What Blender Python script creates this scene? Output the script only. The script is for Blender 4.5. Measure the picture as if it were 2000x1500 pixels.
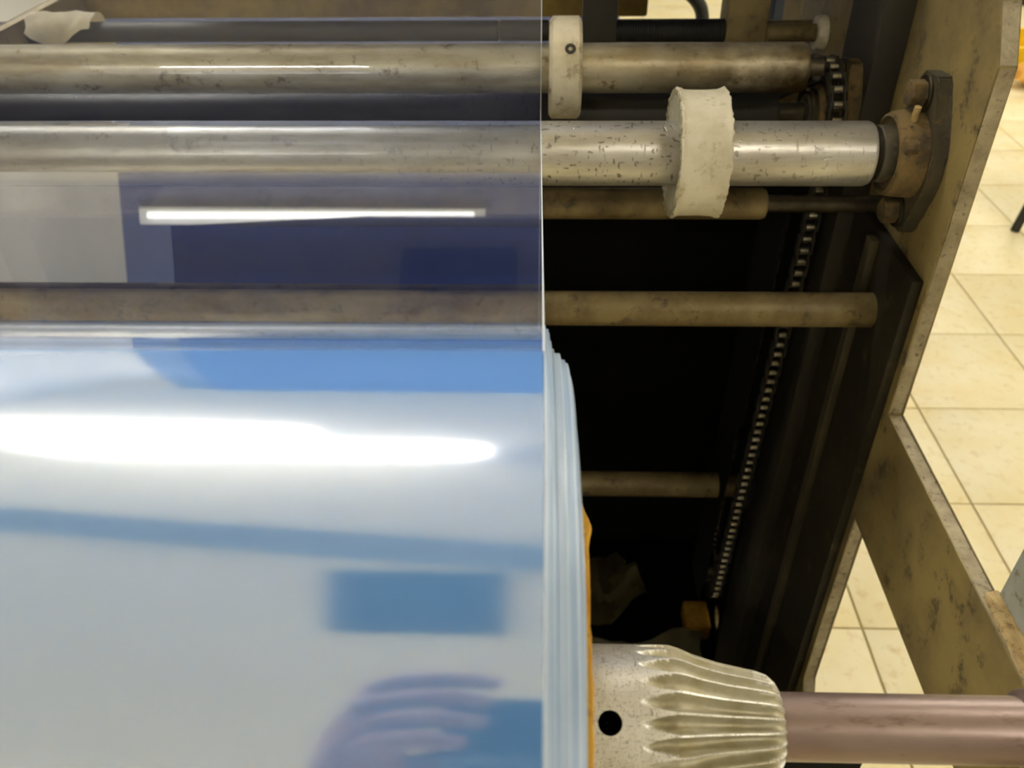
import bpy, bmesh, math, random
from mathutils import Vector, Matrix, noise as mnoise
PI = math.pi
random.seed(7)
for _o in list(bpy.data.objects):
    bpy.data.objects.remove(_o)
SC = bpy.context.scene
COL = SC.collection

# ------------------------------------------------------------------ camera
F, H = 1690.0, 1.366                       # focal length in pixels of the 2000x1500 frame, lens height above floor
PITCH, YAW, ROLL = math.radians(36.8), math.radians(2.0), math.radians(-0.75)
def _axes():
    f = Vector((0, math.cos(PITCH), -math.sin(PITCH))); u = Vector((0, math.sin(PITCH), math.cos(PITCH))); x = Vector((1, 0, 0))
    x, u = x*math.cos(ROLL)+u*math.sin(ROLL), -x*math.sin(ROLL)+u*math.cos(ROLL)
    Z = Matrix.Rotation(YAW, 3, 'Z')
    return Z@x, Z@u, Z@f
AX, AU, AF = _axes()
CAM = Vector((0, 0, H))
cd = bpy.data.cameras.new('camera'); cam = bpy.data.objects.new('camera', cd); COL.objects.link(cam)
cd.sensor_width = 36; cd.lens = F*36/2000; cd.clip_start = 0.01; cd.clip_end = 50
cam.matrix_world = Matrix(((AX.x, AU.x, -AF.x, CAM.x), (AX.y, AU.y, -AF.y, CAM.y), (AX.z, AU.z, -AF.z, CAM.z), (0, 0, 0, 1)))
cd.dof.use_dof = True; cd.dof.focus_distance = 0.46; cd.dof.aperture_fstop = 15
SC.camera = cam
# ------------------------------------------------------------------ world, exposure
w = bpy.data.worlds.new('world'); SC.world = w; w.use_nodes = True
w.node_tree.nodes['Background'].inputs[0].default_value = (0.9, 0.95, 1, 1)
w.node_tree.nodes['Background'].inputs[1].default_value = 0.05
vs = SC.view_settings
vs.view_transform = 'Standard'; vs.look = 'None'; vs.gamma = 1; vs.use_curve_mapping = False
vs.exposure = 0.25
SC.display_settings.display_device = 'sRGB'
cy = SC.cycles
cy.max_bounces = 8; cy.diffuse_bounces = 3; cy.glossy_bounces = 4; cy.transmission_bounces = 3; cy.transparent_max_bounces = 10
cy.caustics_reflective = False; cy.caustics_refractive = False; cy.adaptive_threshold = 0.035
TUBE_POWER = 85.0                          # radiance of the fluorescent tubes

# ------------------------------------------------------------------ pixel helpers (a pixel gives a direction; Y / X / distance come from what the thing touches)
def ray(px, py): return AF + AX*((px-1000)/F) - AU*((py-750)/F)
def onX(px, py, X): d = ray(px, py); return CAM + d*(X/d.x)
def onY(px, py, Y): d = ray(px, py); return CAM + d*(Y/d.y)
def onZ(px, py, Z): d = ray(px, py); return CAM + d*((Z-H)/d.z)
def cyl(px, ya, yb, dist):                 # axis (y, z) and radius of a bar along X seen between two rows
    a, b = ray(px, ya), ray(px, yb)
    ta, tb = math.atan2(a.z, a.y), math.atan2(b.z, b.y); t = (ta+tb)/2
    return math.cos(t)*dist, H+math.sin(t)*dist, dist*math.sin(abs(ta-tb)/2)
def Xat(px, py, ax):                       # X on the axis line of such a bar
    d = ray(px, py); n = Vector((ax[0], ax[1]-H)); L = n.dot(n)/(n.x*d.y+n.y*d.z); return d.x*L

# ------------------------------------------------------------------ materials
def hexc(r, g, b):
    f = lambda c: ((c/255+0.055)/1.055)**2.4 if c > 10 else c/255/12.92
    return (f(r), f(g), f(b), 1)
class NT:
    def __init__(s, name):
        s.m = bpy.data.materials.new(name); s.m.use_nodes = True; s.t = s.m.node_tree
        s.b = s.t.nodes['Principled BSDF']; s.out = s.t.nodes['Material Output']
        tc = s.t.nodes.new('ShaderNodeTexCoord'); s.co = tc.outputs['Object']
    def n(s, typ, **k):
        nd = s.t.nodes.new(typ)
        for a, v in k.items(): setattr(nd, a, v)
        return nd
    def l(s, a, b): s.t.links.new(a, b)
    def mapping(s, scale=(1, 1, 1), rot=(0, 0, 0)):
        mp = s.n('ShaderNodeMapping'); mp.inputs['Scale'].default_value = scale; mp.inputs['Rotation'].default_value = rot
        s.l(s.co, mp.inputs['Vector']); return mp.outputs[0]
    def noise(s, scale, detail=4, rough=0.6, vec=None, dist=0):
        nd = s.n('ShaderNodeTexNoise'); nd.inputs['Scale'].default_value = scale; nd.inputs['Detail'].default_value = detail
        nd.inputs['Roughness'].default_value = rough; nd.inputs['Distortion'].default_value = dist
        s.l(vec or s.co, nd.inputs['Vector']); return nd.outputs['Fac']
    def ramp(s, fac, lo, hi, a=0.0, b=1.0):
        nd = s.n('ShaderNodeMapRange'); nd.inputs['From Min'].default_value = lo; nd.inputs['From Max'].default_value = hi
        nd.inputs['To Min'].default_value = a; nd.inputs['To Max'].default_value = b
        s.l(fac, nd.inputs['Value']); return nd.outputs[0]
    def mul(s, a, b, op='MULTIPLY'):
        nd = s.n('ShaderNodeMath', operation=op)
        for i, v in enumerate((a, b)):
            if isinstance(v, (int, float)): nd.inputs[i].default_value = v
            else: s.l(v, nd.inputs[i])
        return nd.outputs[0]
    def mix(s, fac, a, b):
        nd = s.n('ShaderNodeMix', data_type='RGBA')
        for i, v in ((0, fac), (6, a), (7, b)):
            if isinstance(v, (int, float)): nd.inputs[i].default_value = v
            elif isinstance(v, tuple): nd.inputs[i].default_value = v
            else: s.l(v, nd.inputs[i])
        return nd.outputs[2]
    def setc(s, c):
        if isinstance(c, tuple): s.b.inputs['Base Color'].default_value = c
        else: s.l(c, s.b.inputs['Base Color'])
    def set(s, rough=0.5, metal=0.0, spec=0.5):
        for k, v in (('Roughness', rough), ('Metallic', metal), ('Specular IOR Level', spec)):
            if isinstance(v, (int, float)): s.b.inputs[k].default_value = v
            else: s.l(v, s.b.inputs[k])
    def bump(s, h, strength=0.3, dist=0.001, node=None):
        nd = s.n('ShaderNodeBump'); nd.inputs['Strength'].default_value = strength; nd.inputs['Distance'].default_value = dist
        s.l(h, nd.inputs['Height'])
        s.l(nd.outputs[0], (node or s.b).inputs['Normal']); return nd.outputs[0]

def dirty(name, base, dirt, spots=None, rough=0.6, metal=0.0, s1=12, lo=0.4, hi=0.65, s2=60, bump=0.3, bd=0.001, spec=0.5, stretch=(1, 1, 1)):
    t = NT(name); v = t.mapping(stretch)
    c = t.mix(t.ramp(t.noise(s1, 6, 0.65, v), lo, hi), base, dirt)
    n2 = t.noise(s2, 5, 0.7, v)
    if spots: c = t.mix(t.ramp(n2, 0.56, 0.68), c, spots)
    t.setc(c); t.set(rough, metal, spec)
    if bump: t.bump(n2, bump, bd)
    return t.m

M = {}
M['frame'] = dirty('olive painted steel', hexc(138, 120, 72), hexc(96, 82, 50), hexc(70, 58, 36), rough=0.62, s1=9, s2=38, bump=0.25)
M['frame_edge'] = dirty('bare dusty steel edge', hexc(158, 146, 116), hexc(112, 98, 70), hexc(72, 60, 40), rough=0.6, s1=45, s2=150, bump=0.9, bd=0.002, lo=0.35, hi=0.7)
M['frame_dark'] = dirty('dark oily steel', hexc(40, 34, 20), hexc(24, 21, 12), None, rough=0.7, s1=8, s2=50, bump=0.2)
M['shade_guard'] = dirty('dark sheet for interior shade', hexc(40, 35, 22), hexc(24, 21, 13), hexc(60, 52, 30), rough=0.75, s1=7, s2=30, bump=0.2, spec=0.2)  # dark colour stands for the shade low on the side plate
M['strip'] = dirty('greasy angle strip', hexc(66, 57, 32), hexc(42, 36, 20), None, rough=0.65, s1=12, s2=40, bump=0.2)
M['pan'] = dirty('black for interior shade', hexc(14, 14, 11), hexc(9, 9, 8), None, rough=0.85, s1=6, s2=40, bump=0.1, spec=0.1)  # near-black base paints in the shade inside the machine
M['bar'] = dirty('grimy steel bar', hexc(120, 104, 66), hexc(84, 68, 36), hexc(54, 44, 22), rough=0.5, metal=0.25, s1=22, s2=46, bump=0.25)
M['black'] = dirty('black rubber', hexc(20, 20, 19), hexc(30, 28, 24), None, rough=0.6, s1=10, bump=0.1)
M['rust'] = dirty('dusty rusted cast iron', hexc(104, 84, 44), hexc(58, 46, 26), hexc(40, 32, 20), rough=0.85, s1=40, s2=130, bump=0.8, bd=0.002)
M['cast_dark'] = dirty('dark green-black cast iron', hexc(66, 58, 38), hexc(34, 34, 27), hexc(100, 84, 50), rough=0.6, s1=30, s2=110, bump=0.5)
M['steel_dark'] = dirty('dark greasy steel', hexc(70, 62, 46), hexc(36, 31, 22), None, rough=0.4, metal=0.6, s1=40, s2=150, bump=0.3)
M['chain'] = dirty('oiled chain steel', hexc(196, 192, 180), hexc(140, 134, 118), None, rough=0.25, metal=0.95, s1=60, bump=0)
M['wood'] = dirty('worn brown wooden beam', hexc(150, 122, 72), hexc(96, 76, 44), hexc(60, 46, 28), rough=0.7, s1=6, s2=26, stretch=(1, 6, 6), bump=0.3)
M['brownbeam'] = dirty('worn yellow beam paint', hexc(176, 148, 70), hexc(120, 94, 44), None, rough=0.6, s1=10, bump=0.2)
M['cardboard'] = dirty('brown cardboard', hexc(206, 158, 66), hexc(184, 132, 46), hexc(150, 104, 36), rough=0.9, s1=50, s2=220, bump=0.35, stretch=(1, 1, 1), spec=0.1)
M['mandrel'] = dirty('brown oxidised steel shaft', hexc(132, 114, 106), hexc(112, 90, 80), hexc(94, 72, 60), rough=0.36, metal=0.55, s1=16, s2=48, lo=0.35, hi=0.7, stretch=(0.6, 2, 2), bump=0.15)
M['nylon'] = dirty('chipped cream nylon', hexc(208, 200, 176), hexc(184, 174, 144), hexc(164, 152, 118), rough=0.55, s1=22, s2=70, bump=0.3)
M['nylon_cut'] = dirty('rough broken nylon face', hexc(196, 188, 150), hexc(128, 118, 82), hexc(96, 88, 58), rough=0.75, s1=150, s2=240, bump=1.0, bd=0.004)
M['cream'] = dirty('worn cream paint', hexc(206, 196, 168), hexc(168, 156, 124), hexc(120, 108, 80), rough=0.5, s1=30, s2=70, bump=0.15)
M['grey_paint'] = dirty('chipped grey paint', hexc(168, 170, 158), hexc(150, 150, 136), hexc(104, 92, 62), rough=0.45, s1=18, s2=42, bump=0.2)
M['weld'] = dirty('dusty weld bead', hexc(178, 154, 104), hexc(142, 116, 68), hexc(110, 84, 44), rough=0.7, s1=90, s2=180, bump=0.6)
M['scrap'] = dirty('grey scrap film', hexc(150, 140, 100), hexc(110, 100, 66), None, rough=0.5, s1=8, bump=0.1)
M['rag'] = dirty('off-white rag', hexc(222, 212, 184), hexc(196, 184, 150), None, rough=0.9, s1=14, s2=90, bump=0.5)
M['wall'] = dirty('off-white wall paint', hexc(226, 224, 218), hexc(216, 214, 208), None, rough=0.85, s1=2, s2=60, bump=0.05)
M['ceil'] = dirty('white ceiling paint', hexc(244, 236, 206), hexc(238, 230, 200), None, rough=0.9, s1=1.2, s2=60, bump=0.05)
M['blue_wall'] = dirty('blue wall paint', hexc(84, 92, 124), hexc(76, 84, 114), None, rough=0.7, s1=2, bump=0.05)
M['hood'] = dirty('blue hood paint', hexc(78, 104, 196), hexc(68, 92, 178), None, rough=0.55, s1=5, bump=0.05)
M['navy'] = dirty('navy cabinet paint', hexc(16, 30, 48), hexc(12, 24, 38), None, rough=0.4, s1=4, bump=0.05)
M['yellow'] = dirty('yellow plastic', hexc(250, 206, 10), hexc(236, 186, 6), None, rough=0.45, s1=6, bump=0)
M['orange'] = dirty('tan cardboard', hexc(214, 160, 70), hexc(196, 140, 56), None, rough=0.8, s1=6, bump=0)
M['white_metal'] = dirty('white enamel', hexc(235, 235, 230), hexc(225, 225, 220), None, rough=0.4, s1=3, bump=0)
M['dark_panel'] = dirty('dark blue-grey panel', hexc(40, 52, 68), hexc(34, 44, 58), None, rough=0.6, s1=3, bump=0)
M['tray'] = dirty('galvanised tray steel', hexc(150, 156, 158), hexc(134, 140, 146), None, rough=0.5, s1=6, bump=0)
M['grout'] = dirty('tan grout', hexc(190, 172, 124), hexc(168, 148, 100), None, rough=0.9, s1=6, s2=80, bump=0.2)

# floor tile: cream glazed ceramic with soft blotches
t = NT('cream floor tile'); oi = t.n('ShaderNodeObjectInfo')
ad = t.n('ShaderNodeVectorMath', operation='ADD'); t.l(t.co, ad.inputs[0]); t.l(oi.outputs['Location'], ad.inputs[1])
c = t.mix(t.ramp(t.noise(7, 5, 0.6, ad.outputs[0]), 0.35, 0.7), hexc(250, 239, 198), hexc(244, 226, 168))
c = t.mix(t.ramp(t.noise(38, 4, 0.6, ad.outputs[0]), 0.55, 0.75), c, hexc(230, 206, 146))
t.setc(c); t.set(0.42); M['tile'] = t.m

# brushed aluminium guide roller with dents
def roller_mat(name, base, dirt, spots, rough, dents=None, s1=14, metal=0.75, stain=None):
    t = NT(name); v = t.mapping((0.5, 2, 2))
    c = t.mix(t.ramp(t.noise(s1, 6, 0.65, v), 0.42, 0.66), base, dirt)
    n2 = t.noise(70, 6, 0.7); h = n2
    if spots: c = t.mix(t.ramp(n2, 0.57, 0.68), c, spots)
    if dents:
        sx = t.n('ShaderNodeSeparateXYZ'); t.l(t.co, sx.inputs[0])
        mask = t.mul(t.ramp(sx.outputs[0], dents[0], dents[1]), t.ramp(sx.outputs[0], dents[3], dents[2]))
        d1 = t.ramp(t.noise(330, 2, 0.4, t.mapping((1.0, 0.34, 0.34), (0.5, 0.3, 0.5))), 0.64, 0.69)
        d2 = t.ramp(t.noise(360, 2, 0.4, t.mapping((0.4, 1.0, 0.8), (0.3, 0.5, -0.6))), 0.65, 0.70)
        d = t.mul(t.mul(d1, d2, 'MAXIMUM'), mask)
        c = t.mix(t.mul(d, 0.75), c, hexc(84, 78, 66)); h = t.mul(t.mul(n2, 0.25), d, 'SUBTRACT')
    if stain:                                                     # old oil stains towards the drive end
        sx = t.n('ShaderNodeSeparateXYZ'); t.l(t.co, sx.inputs[0])
        k = t.mul(t.ramp(sx.outputs[0], stain[0], stain[1]), t.ramp(t.noise(26, 5, 0.65), 0.3, 0.62, 0.35, 1.0))
        c = t.mix(k, c, stain[2])
    t.setc(c); t.set(rough, metal); t.bump(h, 0.35, 0.001)
    return t.m
M['alu'] = roller_mat('brushed aluminium roller', hexc(196, 194, 186), hexc(166, 160, 148), None, 0.36, (-0.2, -0.02, 0.1, 0.34))
M['oldsteel'] = roller_mat('stained old steel roller', hexc(190, 182, 158), hexc(146, 130, 96), hexc(112, 96, 62), 0.42, None, 20, 0.6, (0.02, 0.19, hexc(70, 56, 26)))

# cast aluminium chuck, scratched all over
t = NT('scratched cast aluminium')
d1 = t.ramp(t.noise(1250, 2, 0.5, t.mapping((0.3, 1, 1), (0, 0.4, 0.6)), 1.5), 0.61, 0.66)
d2 = t.ramp(t.noise(1350, 2, 0.5, t.mapping((1, 0.3, 0.4), (0.7, 0.2, -0.5)), 1.5), 0.61, 0.66)
d = t.mul(d1, d2, 'MAXIMUM')
c = t.mix(t.ramp(t.noise(60, 4), 0.4, 0.65), hexc(234, 232, 224), hexc(214, 210, 196))
c = t.mix(t.mul(d, 0.7), c, hexc(112, 102, 80))
t.setc(c); t.set(0.4, 0.6); t.bump(t.mul(0.0, d, 'SUBTRACT'), 0.25, 0.0006); M['chuck'] = t.m
M['flute'] = dirty('grimy flute metal', hexc(202, 196, 172), hexc(176, 166, 128), None, rough=0.5, metal=0.4, s1=90, s2=300, bump=0.2)

# wound film: bluish stack of clear layers with a strong sheen
def film_shader(name, base, f0, rough, bump_s, stretch, gloss=(1, 1, 1, 1), trans=False, haze=0.05, power=5.0):
    t = NT(name); t.t.nodes.remove(t.b)
    v = t.mapping(stretch)
    nz = t.noise(1.0, 3, 0.55, v)
    bp = t.n('ShaderNodeBump'); bp.inputs['Strength'].default_value = bump_s; bp.inputs['Distance'].default_value = 0.001
    t.l(nz, bp.inputs['Height'])
    g = t.n('ShaderNodeBsdfGlossy'); g.inputs['Color'].default_value = gloss; g.inputs['Roughness'].default_value = rough
    t.l(bp.outputs[0], g.inputs['Normal'])
    ge = t.n('ShaderNodeNewGeometry'); dt = t.n('ShaderNodeVectorMath', operation='DOT_PRODUCT')   # Schlick's Fresnel law for a stack of clear layers
    t.l(ge.outputs['Incoming'], dt.inputs[0]); t.l(ge.outputs['Normal'], dt.inputs[1])
    gr = t.mul(1.0, t.mul(dt.outputs['Value'], 0.0, 'MAXIMUM'), 'SUBTRACT')
    fr = t.mul(t.mul(t.mul(gr, power, 'POWER'), 1-f0), f0, 'ADD')
    mx = t.n('ShaderNodeMixShader'); t.l(fr, mx.inputs[0]); t.l(g.outputs[0], mx.inputs[2])
    df = t.n('ShaderNodeBsdfDiffuse'); df.inputs['Color'].default_value = base
    if trans:
        tr = t.n('ShaderNodeBsdfTransparent'); tr.inputs['Color'].default_value = (0.93, 0.95, 0.97, 1)
        m2 = t.n('ShaderNodeMixShader'); m2.inputs[0].default_value = haze
        t.l(tr.outputs[0], m2.inputs[1]); t.l(df.outputs[0], m2.inputs[2]); t.l(m2.outputs[0], mx.inputs[1])
    else:
        t.l(df.outputs[0], mx.inputs[1])
    t.l(mx.outputs[0], t.out.inputs[0]); return t.m
M['film'] = film_shader('wound clear film', hexc(112, 172, 240), 0.54, 0.085, 0.05, (0.8, 40, 40), (1, 0.99, 0.98, 1))
M['film_side'] = film_shader('film layer edges', hexc(176, 200, 226), 0.18, 0.16, 0.2, (60, 60, 60))
t = NT('film layer edges'); sx = t.n('ShaderNodeSeparateXYZ'); t.l(t.co, sx.inputs[0])
rl = t.mul(t.mul(t.mul(sx.outputs[1], sx.outputs[1]), t.mul(sx.outputs[2], sx.outputs[2]), 'ADD'), 0.5, 'POWER')
cb_ = t.n('ShaderNodeCombineXYZ'); t.l(rl, cb_.inputs[0]); t.l(t.mul(sx.outputs[0], 2.0), cb_.inputs[1])
nz = t.noise(900, 3, 0.7, cb_.outputs[0])
t.setc(t.mix(t.ramp(nz, 0.36, 0.64), hexc(120, 158, 200), hexc(226, 236, 244))); t.set(0.28, 0.0, 0.8); t.bump(nz, 0.5, 0.0006); M['film_side'] = t.m
M['web'] = film_shader('clear film web', hexc(110, 130, 215), 0.08, 0.016, 0.06, (0.8, 9, 9), (0.93, 0.95, 1, 1), True, 0.06, 3.6)
t = NT('bright cut film edge'); t.setc(hexc(225, 232, 240)); t.set(0.3); M['cut'] = t.m
t = NT('fluorescent tube'); t.setc((1, 1, 1, 1)); t.b.inputs['Emission Color'].default_value = (1.0, 0.97, 0.91, 1); t.b.inputs['Emission Strength'].default_value = TUBE_POWER; M['tube'] = t.m

t = NT('dim streak tube'); t.setc((1, 1, 1, 1)); t.b.inputs['Emission Color'].default_value = (1.0, 0.96, 0.86, 1); t.b.inputs['Emission Strength'].default_value = 2.2; M['streak_tube'] = t.m
# ------------------------------------------------------------------ object helpers
def tag(o, label=None, cat=None, group=None, kind=None):
    if label: o['label'] = label
    if cat: o['category'] = cat
    if group: o['group'] = group
    if kind: o['kind'] = kind
    return o
def thing(name, loc, label, cat, group=None, kind=None):
    o = bpy.data.objects.new(name, None); COL.objects.link(o); o.location = loc; o.empty_display_size = 0.05
    return tag(o, label, cat, group, kind)
def wloc(o):
    v = Vector((0, 0, 0))
    while o: v += o.location; o = o.parent
    return v
def put(name, me, mat, parent=None, origin=None, smooth=0.6):
    """mesh in world coordinates -> object with its own origin (bounding-box centre by default)"""
    if origin is None:
        xs = [v.co for v in me.vertices]
        origin = Vector([(min(c[i] for c in xs)+max(c[i] for c in xs))/2 for i in range(3)])
    origin = Vector(origin)
    me.transform(Matrix.Translation(-origin))
    for m in (mat if isinstance(mat, (list, tuple)) else [mat]): me.materials.append(m)
    if smooth:
        me.shade_smooth(); me.set_sharp_from_angle(angle=smooth)
    o = bpy.data.objects.new(name, me); COL.objects.link(o)
    o.location = origin - (wloc(parent) if parent else Vector((0, 0, 0)))
    if parent: o.parent = parent
    return o
def mesh(vs, fs, name='m'):
    me = bpy.data.meshes.new(name); me.from_pydata([tuple(v) for v in vs], [], fs); me.update(); return me
def from_bm(bm):
    bmesh.ops.recalc_face_normals(bm, faces=bm.faces[:])
    me = bpy.data.meshes.new('m'); bm.to_mesh(me); bm.free(); return me
def box_me(x0, x1, y0, y1, z0, z1, bev=0.0):
    bm = bmesh.new(); bmesh.ops.create_cube(bm, size=1)
    for v in bm.verts: v.co = Vector((x0+(v.co.x+.5)*(x1-x0), y0+(v.co.y+.5)*(y1-y0), z0+(v.co.z+.5)*(z1-z0)))
    if bev: bmesh.ops.bevel(bm, geom=bm.edges[:], offset=bev, segments=2, affect='EDGES', profile=0.6)
    return from_bm(bm)
def box(name, x0, x1, y0, y1, z0, z1, mat, parent=None, bev=0.0): return put(name, box_me(x0, x1, y0, y1, z0, z1, bev), mat, parent)
def lathe_me(prof, ay, az, seg=64, wob=None, cap=True):
    """surface of revolution about the line y=ay, z=az; prof = [(x, r), ...]"""
    vs, fs = [], []
    for i, (x, r) in enumerate(prof):
        for k in range(seg):
            a = 2*PI*k/seg; rr, xx = r, x
            if wob: xx, rr = wob(i, a, x, r)
            vs.append((xx, ay+math.cos(a)*rr, az+math.sin(a)*rr))
    n = len(prof)
    for i in range(n-1):
        for k in range(seg):
            a, b = i*seg+k, i*seg+(k+1) % seg
            fs.append((a, b, b+seg, a+seg))
    if cap:
        fs.append(tuple(reversed(range(seg)))); fs.append(tuple((n-1)*seg+k for k in range(seg)))
    me = mesh(vs, fs)
    bm = bmesh.new(); bm.from_mesh(me); bmesh.ops.recalc_face_normals(bm, faces=bm.faces[:]); bm.to_mesh(me); bm.free()
    return me
def lathe(name, prof, ay, az, mat, parent=None, seg=64, wob=None, cap=True, smooth=0.6, origin=None):
    return put(name, lathe_me(prof, ay, az, seg, wob, cap), mat, parent, origin, smooth)
def rod(x0, x1, r, b=None):
    b = min(r*0.15, 0.002) if b is None else b
    return [(x0, r-b), (x0+b, r), (x1-b, r), (x1, r-b)]
def prism_me(poly, x0, x1, edge_mat=1, bev=0.0):
    """polygon in (y, z) extruded along X; side faces get material slot edge_mat"""
    n = len(poly)
    bm = bmesh.new()
    a = [bm.verts.new((x0, y, z)) for y, z in poly]; b = [bm.verts.new((x1, y, z)) for y, z in poly]
    bm.faces.new(a); bm.faces.new(list(reversed(b)))
    for i in range(n):
        f = bm.faces.new((a[i], b[i], b[(i+1) % n], a[(i+1) % n])); f.material_index = edge_mat
    if bev: bmesh.ops.bevel(bm, geom=[e for e in bm.edges], offset=bev, segments=2, affect='EDGES')
    return from_bm(bm)
def tube_me(pts, r, seg=10, cap=True, rs=None):
    vs, fs = [], []; pts = [Vector(p) for p in pts]; n = len(pts)
    for i, p in enumerate(pts):
        d = (pts[min(i+1, n-1)]-pts[max(i-1, 0)]).normalized()
        u = d.cross(Vector((0.13, 0.31, 0.94))).normalized(); v = d.cross(u)
        rr = rs[i] if rs else r
        for k in range(seg):
            a = 2*PI*k/seg; vs.append(p+u*math.cos(a)*rr+v*math.sin(a)*rr)
    for i in range(n-1):
        for k in range(seg):
            a, b = i*seg+k, i*seg+(k+1) % seg; fs.append((a, b, b+seg, a+seg))
    if cap: fs.append(tuple(reversed(range(seg)))); fs.append(tuple((n-1)*seg+k for k in range(seg)))
    return mesh(vs, fs)
def hex_me(c, r, h, axis='X', flip=-1):
    bm = bmesh.new(); bmesh.ops.create_cone(bm, cap_ends=True, segments=6, radius1=r, radius2=r, depth=h)
    bmesh.ops.bevel(bm, geom=bm.edges[:], offset=r*0.08, segments=1, affect='EDGES')
    if axis == 'X': bmesh.ops.rotate(bm, verts=bm.verts, matrix=Matrix.Rotation(PI/2, 3, 'Y'))
    bmesh.ops.translate(bm, verts=bm.verts, vec=Vector(c)); return from_bm(bm)

# ------------------------------------------------------------------ the room
RX0, RX1, RY0, RY1, RZ = -2.0, 4.6, -3.2, 7.0, 3.0
def struct(o): o['kind'] = 'structure'; return o
TILE = H/4.0238; TX0, TY0 = 1.838*TILE, 3.117*TILE          # joint lines measured on the photograph
floor = struct(box('floor', RX0, RX1, RY0, RY1, -0.05, -0.004, M['grout']))
tile_base = box_me(-TILE/2+0.0022, TILE/2-0.0022, -TILE/2+0.0022, TILE/2-0.0022, -0.010, 0.0, 0.0018)
tile_base.materials.append(M['tile']); tile_base.shade_smooth(); tile_base.set_sharp_from_angle(angle=0.5)
rest = bmesh.new(); ntile = 0
for i in range(-8, 12):
    for j in range(-13, 18):
        cx, cy = TX0+(i+.5)*TILE, TY0+(j+.5)*TILE
        if not (RX0+TILE/2 < cx < RX1-TILE/2 and RY0+TILE/2 < cy < RY1-TILE/2): continue
        if -2 <= i <= 7 and -3 <= j <= 16:
            o = bpy.data.objects.new('tile', tile_base); COL.objects.link(o); o.parent = floor
            o.location = Vector((cx, cy, random.uniform(-0.0006, 0.0)))-wloc(floor); ntile += 1
        else:
            n0 = len(rest.verts); rest.from_mesh(tile_base)
            for v in rest.verts[n0:] if hasattr(rest.verts, '__getitem__') and not rest.verts.ensure_lookup_table() else []:
                v.co += Vector((cx, cy, -0.0003))
o = put('tiles', from_bm(rest), M['tile'], floor, (0, 0, 0), 0.5); o['kind'] = 'stuff'
struct(box('ceiling', RX0, RX1, RY0, RY1, RZ, RZ+0.1, M['ceil']))
struct(box('wall_left', RX0-0.1, RX0, RY0, RY1, 0, RZ, M['wall']))
struct(box('wall_right', RX1, RX1+0.1, RY0, RY1, 0, RZ, M['wall']))
struct(box('wall_front', RX0, RX1, RY1, RY1+0.1, 0, RZ, M['wall']))
struct(box('wall_back', RX0, RX1, RY0-0.1, RY0, 0, RZ, M['wall']))
struct(box('wall_partition', -1.55, 0.28, 3.2, 3.3, 0, RZ, M['blue_wall']))

# ------------------------------------------------------------------ ceiling lamps and ceiling fittings
def lamp(x, y, rz, label, group=None):
    e = thing('ceiling_lamp', (x, y, RZ-0.09), label, 'lamp', group); e.rotation_euler.z = rz
    def add(name, me, mat):
        mm = bpy.data.objects.new(name, me); COL.objects.link(mm); mm.parent = e; me.materials.append(mat); return mm
    add('housing', box_me(-0.62, 0.62, -0.075, 0.075, 0.03, 0.09, 0.006), M['white_metal'])
    for s in (-1, 1):
        tb = lathe_me(rod(-0.595, 0.595, 0.013), s*0.045, 0.012, 20); tb.shade_smooth(); add('tube', tb, M['tube'])
    for s in (-1, 1):
        add('end_cap', box_me(s*0.608-0.012, s*0.608+0.012, -0.07, 0.07, -0.004, 0.035, 0.003), M['white_metal'])
    return e
lamp(-0.755, 1.43, 0.0, 'twin-tube ceiling lamp in front of the cable tray, mirrored on the film roll')
lamp(-1.27, 1.74, -0.06, 'twin-tube ceiling lamp near the blue partition, slightly askew')
for x, y in ((1.9, 1.2), (1.9, 3.9), (1.9, -1.4), (3.6, 5.6)):
    lamp(x, y, 0.0, 'twin-tube ceiling lamp over the open floor', 'lamps over the open floor')
lamp(-1.0, 4.7, 0.0, 'twin-tube ceiling lamp added behind the grey-blue partition to light the left wall')  # added lamp, brightens the left wall mirrored in the film
lamp(-1.5, -2.85, 0.0, 'twin-tube ceiling lamp close to the back wall')
wl = thing('streak_lamp', (-0.83, 3.2, 1.2), 'single-tube batten lamp added on the grey-blue partition for the streak in the film', 'lamp')  # added lamp, makes the bright streak mirrored in the flat film
box('housing', -1.47, -0.19, 3.17, 3.2, 1.18, 1.24, M['white_metal'], wl, 0.004)
lathe('tube', rod(-1.43, -0.23, 0.013), 3.155, 1.205, M['streak_tube'], wl, 20)
tray = thing('cable_tray', (-0.9, 0.5, RZ-0.12), 'dark cable tray hung under the ceiling', 'cable tray')
tray.rotation_euler.z = -0.22
for nm, bx in (('tray_bottom', (-1.0, 1.5, -0.09, 0.09, 0.0, 0.006)), ('tray_side', (-1.0, 1.5, -0.094, -0.088, 0.0, 0.06)), ('tray_side', (-1.0, 1.5, 0.088, 0.094, 0.0, 0.06)), ('hanger', (-0.5, -0.48, -0.01, 0.01, 0.006, 0.12)), ('hanger', (0.8, 0.82, -0.01, 0.01, 0.006, 0.12))):
    me = box_me(*bx, 0.001); me.materials.append(M['tray']); q = bpy.data.objects.new(nm, me); COL.objects.link(q); q.parent = tray
vent = thing('ceiling_vent', (-0.262, -0.055, RZ-0.03), 'dark square ceiling vent with slats above the roll', 'vent')
box('frame', -0.457, -0.067, -0.29, 0.18, RZ-0.03, RZ-0.0, M['dark_panel'], vent, 0.004)
for k in range(8): box('slat', -0.44, -0.085, -0.265+k*0.054, -0.235+k*0.054, RZ-0.036, RZ-0.03, M['navy'], vent)

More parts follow.
